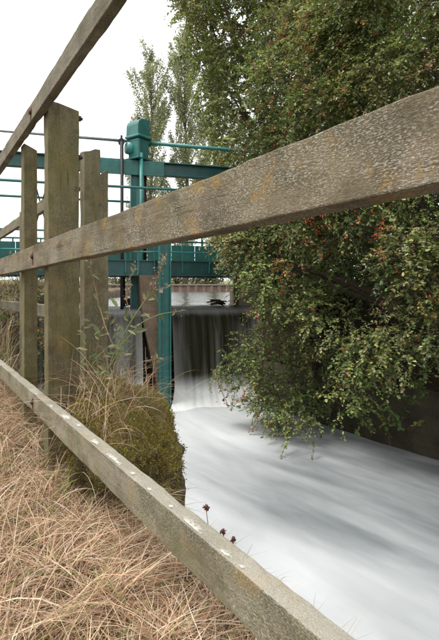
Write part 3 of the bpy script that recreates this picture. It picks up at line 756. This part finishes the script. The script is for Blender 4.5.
A1, tw1, en1 = sprays(cl, 60, 14, .20, .040, PAL_H, (4.5,6,6,3,3.2,.8), out=cam_out, up=.1, droop=.5)
A2, tw2, en2 = sprays(cl_in, 20, 12, .24, .058, PAL_H, (6,4,2,7,.5,.1), out=cam_out*.6, up=.2)
AA = [np.concatenate([a, b]) for a, b in zip(A1, A2)]
leaves('crown', *AA, LEAF_L, LEAF_LF, M['leaf'], haw)
twig_mesh('twigs', tw1+tw2, .0045, M['bark'], haw)
basep = RB(2.6, -1.7, EYE-.8)
idx = rng.choice([i for i in range(len(cl)) if cl[i][0][2] > EYE-.6], 34, replace=False)
limbs('trunk', basep, [cl[i][0] for i in idx], .06, M['bark'], haw)
bp = []
for e in en1:
    c = e.mean(0); px, py = proj(c)
    zone = max(math.exp(-((px-320)/28)**2-((py-225)/40)**2), math.exp(-((px-290)/22)**2-((py-262)/28)**2), math.exp(-((px-378)/16)**2-((py-232)/28)**2), math.exp(-((px-300)/28)**2-((py-60)/36)**2)*.8, math.exp(-((px-355)/28)**2-((py-130)/30)**2)*.5, math.exp(-((px-232)/14)**2-((py-388)/14)**2)*.5, math.exp(-((px-262)/30)**2-((py-130)/50)**2)*.35, .10)
    if rng.random() < zone*.5:
        k = rng.integers(3, 8); bp.append(c+rng.normal(size=(k, 3))*.022-np.array([0,0,.015]))
bp = np.concatenate(bp); tag(dots('berries', bp, rng.uniform(.0064, .0092, len(bp)), M['berry'], haw), 'small bright red haws', None, None, 'stuff')
# drooping reddish shoot at the tip of the lowest branch
tip = [P(x, y, 6.6) for x, y in ((214,372),(217,380),(221,390),(225,399),(229,406))]
mb = MB().tube(tip, [.008,.006,.005,.004,.002], 6); mb.build('red_shoot', M['berry'], haw, True)
sp_ = np.concatenate([t+rng.normal(size=(9, 3))*.03 for t in tip]); 
leaves('shoot_leaves', sp_, rng.normal(size=(45,3)), rng.normal(size=(45,3))+[0,0,1], rng.uniform(.03,.05,45), np.array([(.14,.055,.04)]*45)*rng.uniform(.6,1.3,(45,1)), LEAF_L, LEAF_LF, M['leaf'], haw)

# paler leafy tree upstream, behind the right end of the bridge
def crown_tree(name, label, base, clumps, per, nleaf, ln, ls, pal, pw, r0, nl, group=None, tmpl=(LEAF_O, LEAF_OF), rad=.008):
    t = thing(name, tuple(base), 0, label, 'tree', group)
    A, tw, en = sprays(clumps, per, nleaf, ln, ls, pal, pw, up=.15, droop=.4)
    leaves('crown', *A, tmpl[0], tmpl[1], M['leaf'], t); twig_mesh('twigs', tw, rad, M['bark'], t)
    ii = rng.choice(len(clumps), min(nl, len(clumps)), replace=False)
    limbs('trunk', np.array(base, float), [clumps[i][0] for i in ii], r0, M['bark'], t); return t
cl = []
for _ in range(900):
    p = np.array([rng.uniform(-1.3, 4.0), rng.uniform(9.4, 12.4), EYE+rng.uniform(-.1, 8.0)]); r = rng.uniform(.24, .46); px, py = proj(p); rp = FPX*r/p[1]
    lim = np.interp(py, [-120, 0, 40, 80, 120, 165, 200, 300], [172, 172, 178, 190, 197, 210, 214, 246])
    if px-rp*.9 < lim: continue
    if rng.random() < .10: continue
    cl.append((p, np.array([r, r, r*.85])))
PAL_T = [(.155,.205,.046),(.205,.240,.065),(.100,.145,.036),(.28,.265,.075),(.30,.16,.055)]
crown_tree('leafy_tree', 'tall yellow green leafy tree behind the right end of the teal bridge', (2.2, 11.2, EYE-.3), cl, 26, 12, .28, .072, PAL_T, (5,5,3,2.5,.35), .12, 30)

# poplars far across the river
def poplar(x, y, H, Wd, label, seed, nb=80, dens=1.0, pal=((.34,.36,.19),(.42,.43,.26),(.25,.28,.13))):  # leaf colours lightened to stand in for the bright sky's glow
    base = np.array([x, y, EYE+.2]); t = thing('poplar', tuple(base), 0, label, 'tree', 'poplars beyond the river'); rs = np.random.default_rng(seed)
    mb = MB(); pts = [base+np.array([.12*math.sin(k*.9+seed), .1*math.cos(k*.7), H*.97*k/9]) for k in range(10)]; mb.tube(pts, np.linspace(.24, .03, 10), 8)
    Pp=[];Dd=[]; 
    for b in range(nb):
        h = H*rs.uniform(.08, .95); o = np.array([pts[0][0]+np.interp(h, np.linspace(0, H*.97, 10), [p[0]-pts[0][0] for p in pts]), y, base[2]+h]); az = rs.uniform(0, 6.283)
        wmax = Wd*.5*np.interp(h/H, [0,.15,.4,.7,1.0], [.6,.95,1.0,.72,.10])*rs.uniform(.55, 1.1); L = wmax/math.sin(R(27))*rs.uniform(.8,1.1); L = min(L, (H*1.02-h)/.85+.3)
        dv = np.array([math.cos(az)*math.sin(R(27)), math.sin(az)*math.sin(R(27)), math.cos(R(27))])
        bp = [o+dv*L*u+np.array([0,0,.25*u*u*L*.3]) for u in (0,.33,.66,1.)]; mb.tube(bp, [.05,.035,.022,.008], 5)
        n = int(205*dens*(L/2.2)); u = rs.uniform(.12, 1.02, n)**.8; c = o+dv*(L*u)[:,None]; Pp.append(c+rs.normal(size=(n,3))*np.array([.17,.17,.24])*(1.15-.5*u)[:,None]); Dd.append(rs.normal(size=(n,3)))
    mb.build('trunk', M['bark_pale'], t, True)
    Pp = np.concatenate(Pp); Dd = np.concatenate(Dd); n = len(Pp); pl = np.array(pal)
    leaves('crown', Pp, Dd, rs.normal(size=(n,3))+[0,0,.8], rs.uniform(.11, .20, n), pl[rs.integers(0, len(pl), n)]*rs.uniform(.7,1.3,(n,1)), LEAF_O, LEAF_OF, M['leaf'], t)
poplar((151-CX)/FPX*41, 41, 21.3, 5.2, 'slender grey green poplar rising behind the teal gearbox', 3)
poplar((186-CX)/FPX*42, 42, 23.5, 5.6, 'tall pale poplar partly hidden by the leafy tree', 5)
poplar((214-CX)/FPX*45, 45, 24, 5.8, 'poplar almost covered by the leafy tree', 9)

# hedge bushes on the far bank, seen in gaps under and around the bridge
for k, (px, Y, wd, h) in enumerate(((20,46,2.6,2.6),(62,47,3.0,2.4),(118,44,1.6,1.3),(176,45,1.8,1.5),(240,45,2.8,3.0),(206,43,1.0,.9))):
    b = np.array([(px-CX)/FPX*Y, Y, EYE+.2]); cl = [(b+np.array([rng.uniform(-1,1)*wd, rng.uniform(-.6,.6), rng.uniform(.25,1)*h]), np.array([.7,.6,.5])) for _ in range(22)]
    names = ['leftmost round bush on the far bank behind the fence posts','spreading bush on the far bank behind the tall fence post','low bush on the far bank left of the brick pier','low bush on the far bank right of the teal guide post','big dark bush on the far bank at the hawthorn edge','smallest bush on the far bank above the red piling']
    t = thing('bush', tuple(b), 0, names[k], 'bush', 'bushes on the far bank')
    A, tw, en = sprays(cl, 5, 10, .5, .17, [(.10,.12,.05),(.15,.15,.07),(.19,.16,.09)], (3,3,1)); leaves('foliage', *A, LEAF_O, LEAF_OF, M['leaf'], t)
    limbs('stem', b, [c[0] for c in cl[:8]], .05, M['bark'], t)

# bramble on the left bank seen between the posts
b = np.array([-2.55, 5.0, .25]); cl = []
for _ in range(60):
    p = b+np.array([rng.uniform(-1.2,.7), rng.uniform(-1.6,1.3), rng.uniform(-.2,.75)]); cl.append((p, np.array([.2,.2,.16])))
t = thing('bramble', tuple(b*np.array([1,1,0])), 0, 'yellow green bramble tangle on the left bank behind the fence posts', 'shrub')
A, tw, en = sprays(cl, 40, 9, .20, .055, [(.16,.17,.04),(.10,.13,.03),(.26,.20,.06),(.24,.12,.04)], (4,4,2,.6)); leaves('foliage', *A, LEAF_O, LEAF_OF, M['leaf'], t)
twig_mesh('twigs', tw, .004, M['bark'], t); limbs('stem', b-np.array([0,0,.2]), [c[0] for c in cl[:14]], .012, M['bark'], t)

# ------------------------------------------------------------------ bank top: mossy mound, grass
def mound_surf(th, ph):
    e = .42
    sg = lambda v, p: np.sign(v)*np.abs(v)**p
    x = .215*sg(np.cos(ph), e)*sg(np.cos(th), .8); y = .43*sg(np.cos(ph), e)*sg(np.sin(th), .8); z = sg(np.sin(ph), .5)
    return x, y, z
nth, nph = 150, 90; V = []
for i in range(nph+1):
    ph = -math.pi/2+math.pi*i/nph
    for j in range(nth):
        th = 2*math.pi*j/nth; x, y, z = mound_surf(np.array(th), np.array(ph)); x, y, z = float(x), float(y), float(z)
        zz = z*(.29 if z > 0 else 1.35)
        # rises to the far left, falls to the near right
        zz += (-.09*x/.215+.04*y/.43)*(1 if z > 0 else max(0, 1+z*2)) 
        p = np.array([-.395+x-.10*y, 2.02+y, EYE-.795+zz]); d = .06*n3(p, 6.5)+.035*n3(p, 16, 3)+.012*n3(p, 40, 5)
        dirv = np.array([x/.27, y/.43, z]); dirv /= np.linalg.norm(dirv)+1e-6; V.append(p+dirv*d)
Fq = np.array([[i*nth+j, i*nth+(j+1) % nth, i*nth+nth+(j+1) % nth, i*nth+nth+j] for i in range(nph) for j in range(nth)])
MV = np.array(V); tag(mesh_np('bank_mound', MV, Fq, M['mound'], smooth=True), 'mossy earth mound at the water edge beside the fence', kind='structure')

def blades(name, root, az, length, elev, bend, width, tint, mat, kind='stuff', seg=5, label=None, curl=.5):
    n = len(root); pts = [root]; e = elev.copy(); a = az.copy(); st = length/seg; cur = root.copy(); dirs = []
    for k in range(seg):
        d = np.stack([np.cos(a)*np.cos(e), np.sin(a)*np.cos(e), np.sin(e)], 1); dirs.append(d); cur = cur+d*st[:,None]; pts.append(cur); e = e-bend/seg; a = a+rng.normal(size=n)*curl/seg
    dirs.append(dirs[-1]); side0 = np.stack([-np.sin(az), np.cos(az), rng.normal(size=n)*.5], 1); side0 = norm(side0); V = []
    for k in range(seg+1):
        wk = width*(1-.85*(k/seg)**1.5)*.5; V += [pts[k]-side0*wk[:,None], pts[k]+side0*wk[:,None]]
    V = np.stack(V, 1); m = 2*(seg+1); Fk = np.array([[2*k, 2*k+1, 2*k+3, 2*k+2] for k in range(seg)]); Fa = (Fk[None]+(np.arange(n)*m)[:,None,None]).reshape(-1, 4)
    o = mesh_np(name, V.reshape(-1,3), Fa, mat, None, np.repeat(tint, m, axis=0)); tag(o, label, None, None, kind); return o
STRAW = np.array([(.51,.36,.22),(.61,.47,.325),(.33,.195,.115),(.72,.60,.46),(.45,.275,.18),(.19,.11,.06)])
def straw(n, green=.05):
    c = STRAW[rng.choice(6, n, p=[.25,.2,.2,.1,.15,.1])]*rng.uniform(.65,1.2,(n,1)); g = rng.random(n) < green; c[g] = np.array((.17,.21,.06))*rng.uniform(.7,1.4,(g.sum(),1)); return c
def scatter(n, x0, x1, y0, y1, dmin=.03, pw=None):
    X = rng.uniform(x0, x1, n); Y = rng.uniform(y0, y1, n); d = edge_dist(X, Y); k = d > dmin; X, Y = X[k], Y[k]; return X, Y, bank_z(X, Y)
def clumpaz(X, Y):      # combed in drifts
    return np.array([mnoise.noise(Vector((x*2.2, y*2.2, .5)))*5.0 for x, y in zip(X, Y)])
# short undergrowth thatch
X, Y, Z = scatter(84000, -2.4, .55, .45, 3.4); n = len(X)
az = clumpaz(X, Y)+rng.normal(size=n)*1.5; LEN = rng.uniform(.08,.27,n)*np.where((C_*X+S_*Y > .45) & (Y < 1.5), .60, 1.0)
blades('dry_grass', np.stack([X,Y,Z-.01],1), az, LEN, np.radians(rng.uniform(4,52,n)*np.where((C_*X+S_*Y > .45) & (Y < 1.5), .35, 1.0)), rng.uniform(.4,1.5,n), np.where(rng.random(n) < .8, rng.uniform(.0012,.0026,n), rng.uniform(.0028,.0050,n)), straw(n,.08)*1.08, M['blade'], label='matted straw coloured dry grass on the bank')
# flattened straw along the foot of the lowest rail
tt_ = rng.uniform(.1, 1.6, 12000); qq_ = rng.uniform(.30, .70, 12000); W_ = F(tt_, qq_, 0); X, Y = W_[:,0], W_[:,1]; Z = bank_z(X, Y); n = len(X)
blades('trodden_straw', np.stack([X,Y,Z-.004],1), rng.uniform(0,6.283,n), rng.uniform(.06,.19,n), np.radians(rng.uniform(3,30,n)), rng.uniform(.1,.8,n), rng.uniform(.0013,.0034,n), straw(n,.05), M['blade'], label='flattened dry straw along the foot of the lowest rail')
# long arching stems
X, Y, Z = scatter(3000, -2.2, .3, .7, 3.2, .30); k = ~((C_*X+S_*Y > .25) & (Y < 1.6)); X, Y, Z = X[k], Y[k], Z[k]; n = len(X)
blades('grass_stems', np.stack([X,Y,Z],1), rng.uniform(0,6.283,n), rng.uniform(.22,.52,n), np.radians(rng.uniform(30,85,n)), rng.uniform(.8,2.4,n), rng.uniform(.0014,.0026,n), straw(n,.03)*1.12, M['blade'], seg=8, label='long arching pale grass stems on the bank')
# green shoots
X, Y, Z = scatter(1500, -1.6, .3, .7, 3.0); n = len(X); k = np.array([mnoise.noise(Vector((x*3.1, y*3.1, 7.7))) for x, y in zip(X, Y)]) > .12; k &= ~((C_*X+S_*Y > .38) & (Y < 1.6)); X, Y, Z = X[k], Y[k], Z[k]; n = len(X)
blades('green_shoots', np.stack([X,Y,Z],1), rng.uniform(0,6.283,n), rng.uniform(.10,.26,n), np.radians(rng.uniform(50,88,n)), rng.uniform(.3,1.2,n), rng.uniform(.003,.006,n), np.array((.12,.17,.045))*rng.uniform(.7,1.6,(n,1)), M['blade'], label='scattered green grass shoots among the straw')
# farther rough grass on the left bank
X, Y, Z = scatter(16000, -6.5, -.6, 3.0, 9.0); n = len(X)
blades('rough_grass', np.stack([X,Y,Z],1), rng.uniform(0,6.283,n), rng.uniform(.2,.55,n), np.radians(rng.uniform(45,88,n)), rng.uniform(.3,1.5,n), rng.uniform(.004,.008,n), straw(n,.3), M['blade'], seg=4, label='rough yellowing grass farther along the left bank')
# tall dry grass round the post feet and on the mound
cent = [F(2.0,.62,0),F(2.40,.8,0),F(2.3,.62,0),F(2.6,.6,0),F(1.72,.58,0),F(1.95,.78,0)]
X = np.concatenate([rng.normal(c[0],.07,130) for c in cent]); Y = np.concatenate([rng.normal(c[1],.07,130) for c in cent]); n = len(X)
Zt = np.where(((X+.405)/.25)**2+((Y-2.02)/.42)**2 < 1, EYE-.56, bank_z(X, Y))
blades('tall_grass', np.stack([X,Y,Zt],1), rng.uniform(0,6.283,n), rng.uniform(.15,.48,n), np.radians(rng.uniform(45,90,n)), rng.uniform(.6,2.6,n), rng.uniform(.0016,.0032,n), straw(n,.10), M['blade'], seg=8, label='tall dry grass tufts round the feet of the posts')
# moss fronds on the mound
nrm = norm(MV-np.array([-.405, 2.02, EYE-.95])); sel = np.where((MV[:,2] > EYE-1.35))[0]; pick = rng.choice(sel, 38000); 
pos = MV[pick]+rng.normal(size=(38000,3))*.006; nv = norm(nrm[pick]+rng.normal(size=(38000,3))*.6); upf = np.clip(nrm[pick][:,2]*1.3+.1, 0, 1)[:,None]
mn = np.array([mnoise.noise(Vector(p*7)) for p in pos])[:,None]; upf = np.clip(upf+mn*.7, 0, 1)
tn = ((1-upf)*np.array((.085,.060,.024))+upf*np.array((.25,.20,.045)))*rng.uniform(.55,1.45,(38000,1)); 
o = leaves('moss', pos, nv, rng.normal(size=(38000,3)), rng.uniform(.005,.012,38000), tn, LEAF_O*np.array([1,.7,1]), LEAF_OF, M['moss'], None); tag(o, 'yellow green moss covering the earth mound', None, None, 'stuff')
# straw hanging over the mound edge
sel = np.where((MV[:,2] > EYE-.72) & (MV[:,0] < -.34))[0]; pick = rng.choice(sel, 420); n = 420
blades('mound_grass', MV[pick], rng.uniform(0,6.283,n), rng.uniform(.08,.26,n), np.radians(rng.uniform(10,80,n)), rng.uniform(.8,2.6,n), rng.uniform(.0014,.003,n), straw(n,.15), M['blade'], seg=7, label='thin dry grass growing over the mossy mound')

# ------------------------------------------------------------------ tall weed by the posts
def weed(name, label, base, stems, leafspec, headspec, Y, seed):
    t = thing(name, tuple(base), 0, label, 'plant'); rs = np.random.default_rng(seed)
    paths = []
    for pts, r, mat in stems:
        a = np.array([P(x, y, yy) for x, y, yy in pts]); u = np.linspace(0, len(a)-1, 6*len(a)); c = np.stack([np.interp(u, np.arange(len(a)), a[:,i]) for i in range(3)], 1); c[1:-1] = (c[:-2]+2*c[1:-1]+c[2:])/4
        c[1:-1] = (c[:-2]+2*c[1:-1]+c[2:])/4
        MB().tube(c, np.linspace(r, r*.45, len(c)), 6).build('stem', mat, t, True); paths.append(c)
    for c in paths:
        for _ in range(7):
            q = c[rs.integers(4, len(c))]; leafspec = leafspec+[(CX+FPX*q[0]/q[1], HY-FPX*(q[2]-EYE)/q[1], q[1], rs.uniform(.016,.036), rs.uniform(-60,240), np.array((.19,.19,.075))*rs.uniform(.6,1.3))]
    for (x, y, yy, ln, ang, col) in leafspec:
        p = P(x, y, yy); a = R(ang); d = np.array([[math.cos(a), rs.uniform(-.5,.5), math.sin(a)]]); 
        T = np.array([(0,0,0),(.2,.12,.02),(.5,.17,.02),(.8,.09,-.02),(1,0,-.08),(.8,-.09,-.02),(.5,-.17,.02),(.2,-.12,.02)])
        leaves('leaf', p[None], d, np.array([[rs.uniform(-.6,.6), -.6, rs.uniform(.3,1)]]), np.array([ln]), np.array([col]), T, [[0,4,3,2,1],[0,7,6,5,4]], M['leaf'], t)
    for (x0, y0, x1, y1, yy, n, sz) in headspec:
        u = rs.random(n); pos = P(x0, y0, yy)[None]*(1-u)[:,None]+P(x1, y1, yy)[None]*u[:,None]+rs.normal(size=(n,3))*.008
        leaves('seed_head', pos, rs.normal(size=(n,3))+[0,0,.6], rs.normal(size=(n,3)), rs.uniform(sz*.3,sz*.75,n), np.array([(.34,.23,.17)]*n)*rs.uniform(.5,1.3,(n,1)), LEAF_O, LEAF_OF, M['blade'], t)
    return t
green = bpy.data.materials.new('x'); bpy.data.materials.remove(green)
M['stem_green'] = simple('green_stem', (.17, .19, .07), .6, 0, .25, 60, 0); M['stem_brown'] = simple('dry_stem', (.26, .17, .11), .8, 0, .3, 60, 0)
g1, g2, g3 = (.15,.19,.06), (.20,.22,.09), (.11,.15,.045)
y1 = 1.95
lf = []
rs = np.random.default_rng(21)
for (x, y) in ((88,262),(92,275),(97,300),(104,312),(110,325),(117,332),(122,340),(126,318),(132,320),(118,308),(108,348),(100,335),(95,325),(112,357),(120,352),(140,316),(150,318),(158,312),(128,345),(103,360),(148,300),(152,292),(134,332),(90,350),(86,340),(116,345),(124,330)):
    lf.append((x, y, y1+rs.uniform(-.06,.06), rs.uniform(.028,.062), rs.uniform(-60,200), np.array([g1,g2,g3][rs.integers(3)])*rs.uniform(.7,1.3)))
for (x, y) in [(rs.uniform(82,128), rs.uniform(318,395)) for _ in range(46)]:
    lf.append((x, y, y1+rs.uniform(-.10,.10), rs.uniform(.018,.045), rs.uniform(-60,240), np.array([g1,g2,g3,(.30,.24,.10)][rs.integers(4)])*rs.uniform(.7,1.3)))
weed('willowherb', 'tall leggy weed with brown seed heads and green leaves beside the posts', P(97,420,y1),
     [([(96,425,y1),(103,388,y1),(115,350,y1),(133,318,y1),(148,296,y1),(158,278,y1),(164,258,y1)], .0042, M['stem_green']),
      ([(115,350,y1),(106,328,y1),(99,305,y1+.05),(93,278,y1+.08),(88,255,y1+.08)], .0030, M['stem_brown']),
      ([(108,370,y1),(124,342,y1-.03),(142,322,y1-.05),(160,314,y1-.05),(186,310,y1-.05)], .0028, M['stem_green']),
      ([(133,318,y1),(126,300,y1),(128,282,y1),(136,266,y1)], .0022, M['stem_brown']),
      ([(148,296,y1),(156,290,y1),(166,288,y1)], .0018, M['stem_brown']),
      ([(98,415,y1),(92,385,y1),(84,350,y1),(82,325,y1)], .0025, M['stem_brown']),
      ([(97,420,y1),(99,380,y1+.03),(96,350,y1+.04),(104,322,y1+.05)], .0022, M['stem_brown']), ([(99,415,y1),(112,380,y1-.04),(118,352,y1-.06),(128,330,y1-.06)], .0022, M['stem_green']), ([(94,420,y1),(88,380,y1+.03),(90,345,y1+.02)], .0020, M['stem_green']),
      ([(103,388,y1),(120,378,y1-.05),(140,362,y1-.1),(160,358,y1-.1)], .0020, M['stem_brown'])],
     lf, [(150,293,165,255,y1,90,.020),(126,300,137,264,y1,45,.018),(155,290,168,286,y1,22,.017),(170,312,188,309,y1-.05,16,.016),(92,280,87,250,y1+.08,40,.017),(100,310,118,330,y1,30,.015),(140,362,162,357,y1-.1,14,.014)], y1, 4)
# seed heads poking over the lowest rail
M['head'] = simple('dry_seed_head', (.13, .055, .045), .85, 0, .35, 200, .5)
def headweed(hx, hy, stem, label):
    Yh = 1.02; h = P(hx, hy, Yh); b = h*np.array([1,1,0])+np.array([0.0,0.02,.02]); t = thing('knapweed', tuple(b), 0, label, 'plant', 'seed heads over the rail')
    MB().tube([b, b*.5+h*.5+np.array([.012,0,.03]), h], [.0016,.0013,.001], 6).build('stem', M['stem_brown'], t, True)
    n = 26; dv = norm(rng.normal(size=(n,3))); leaves('seed_head', h+dv*.003, dv, rng.normal(size=(n,3)), rng.uniform(.0035,.0065,n), np.array([(.16,.07,.055)]*n)*rng.uniform(.5,1.3,(n,1)), LEAF_O*np.array([1,1.4,1]), LEAF_OF, M['blade'], t)
    MB().tube([h-np.array([0,0,.004]), h+np.array([0,0,.002]), h+np.array([0,0,.007])], [.002,.0038,.0015], 8).build('bud', M['head'], t, True)
headweed(206, 508, None, 'highest of three small brown seed heads above the lowest rail'); headweed(223, 532, None, 'middle of three small brown seed heads above the lowest rail'); headweed(233, 540, None, 'rightmost dark red seed head above the lowest rail')
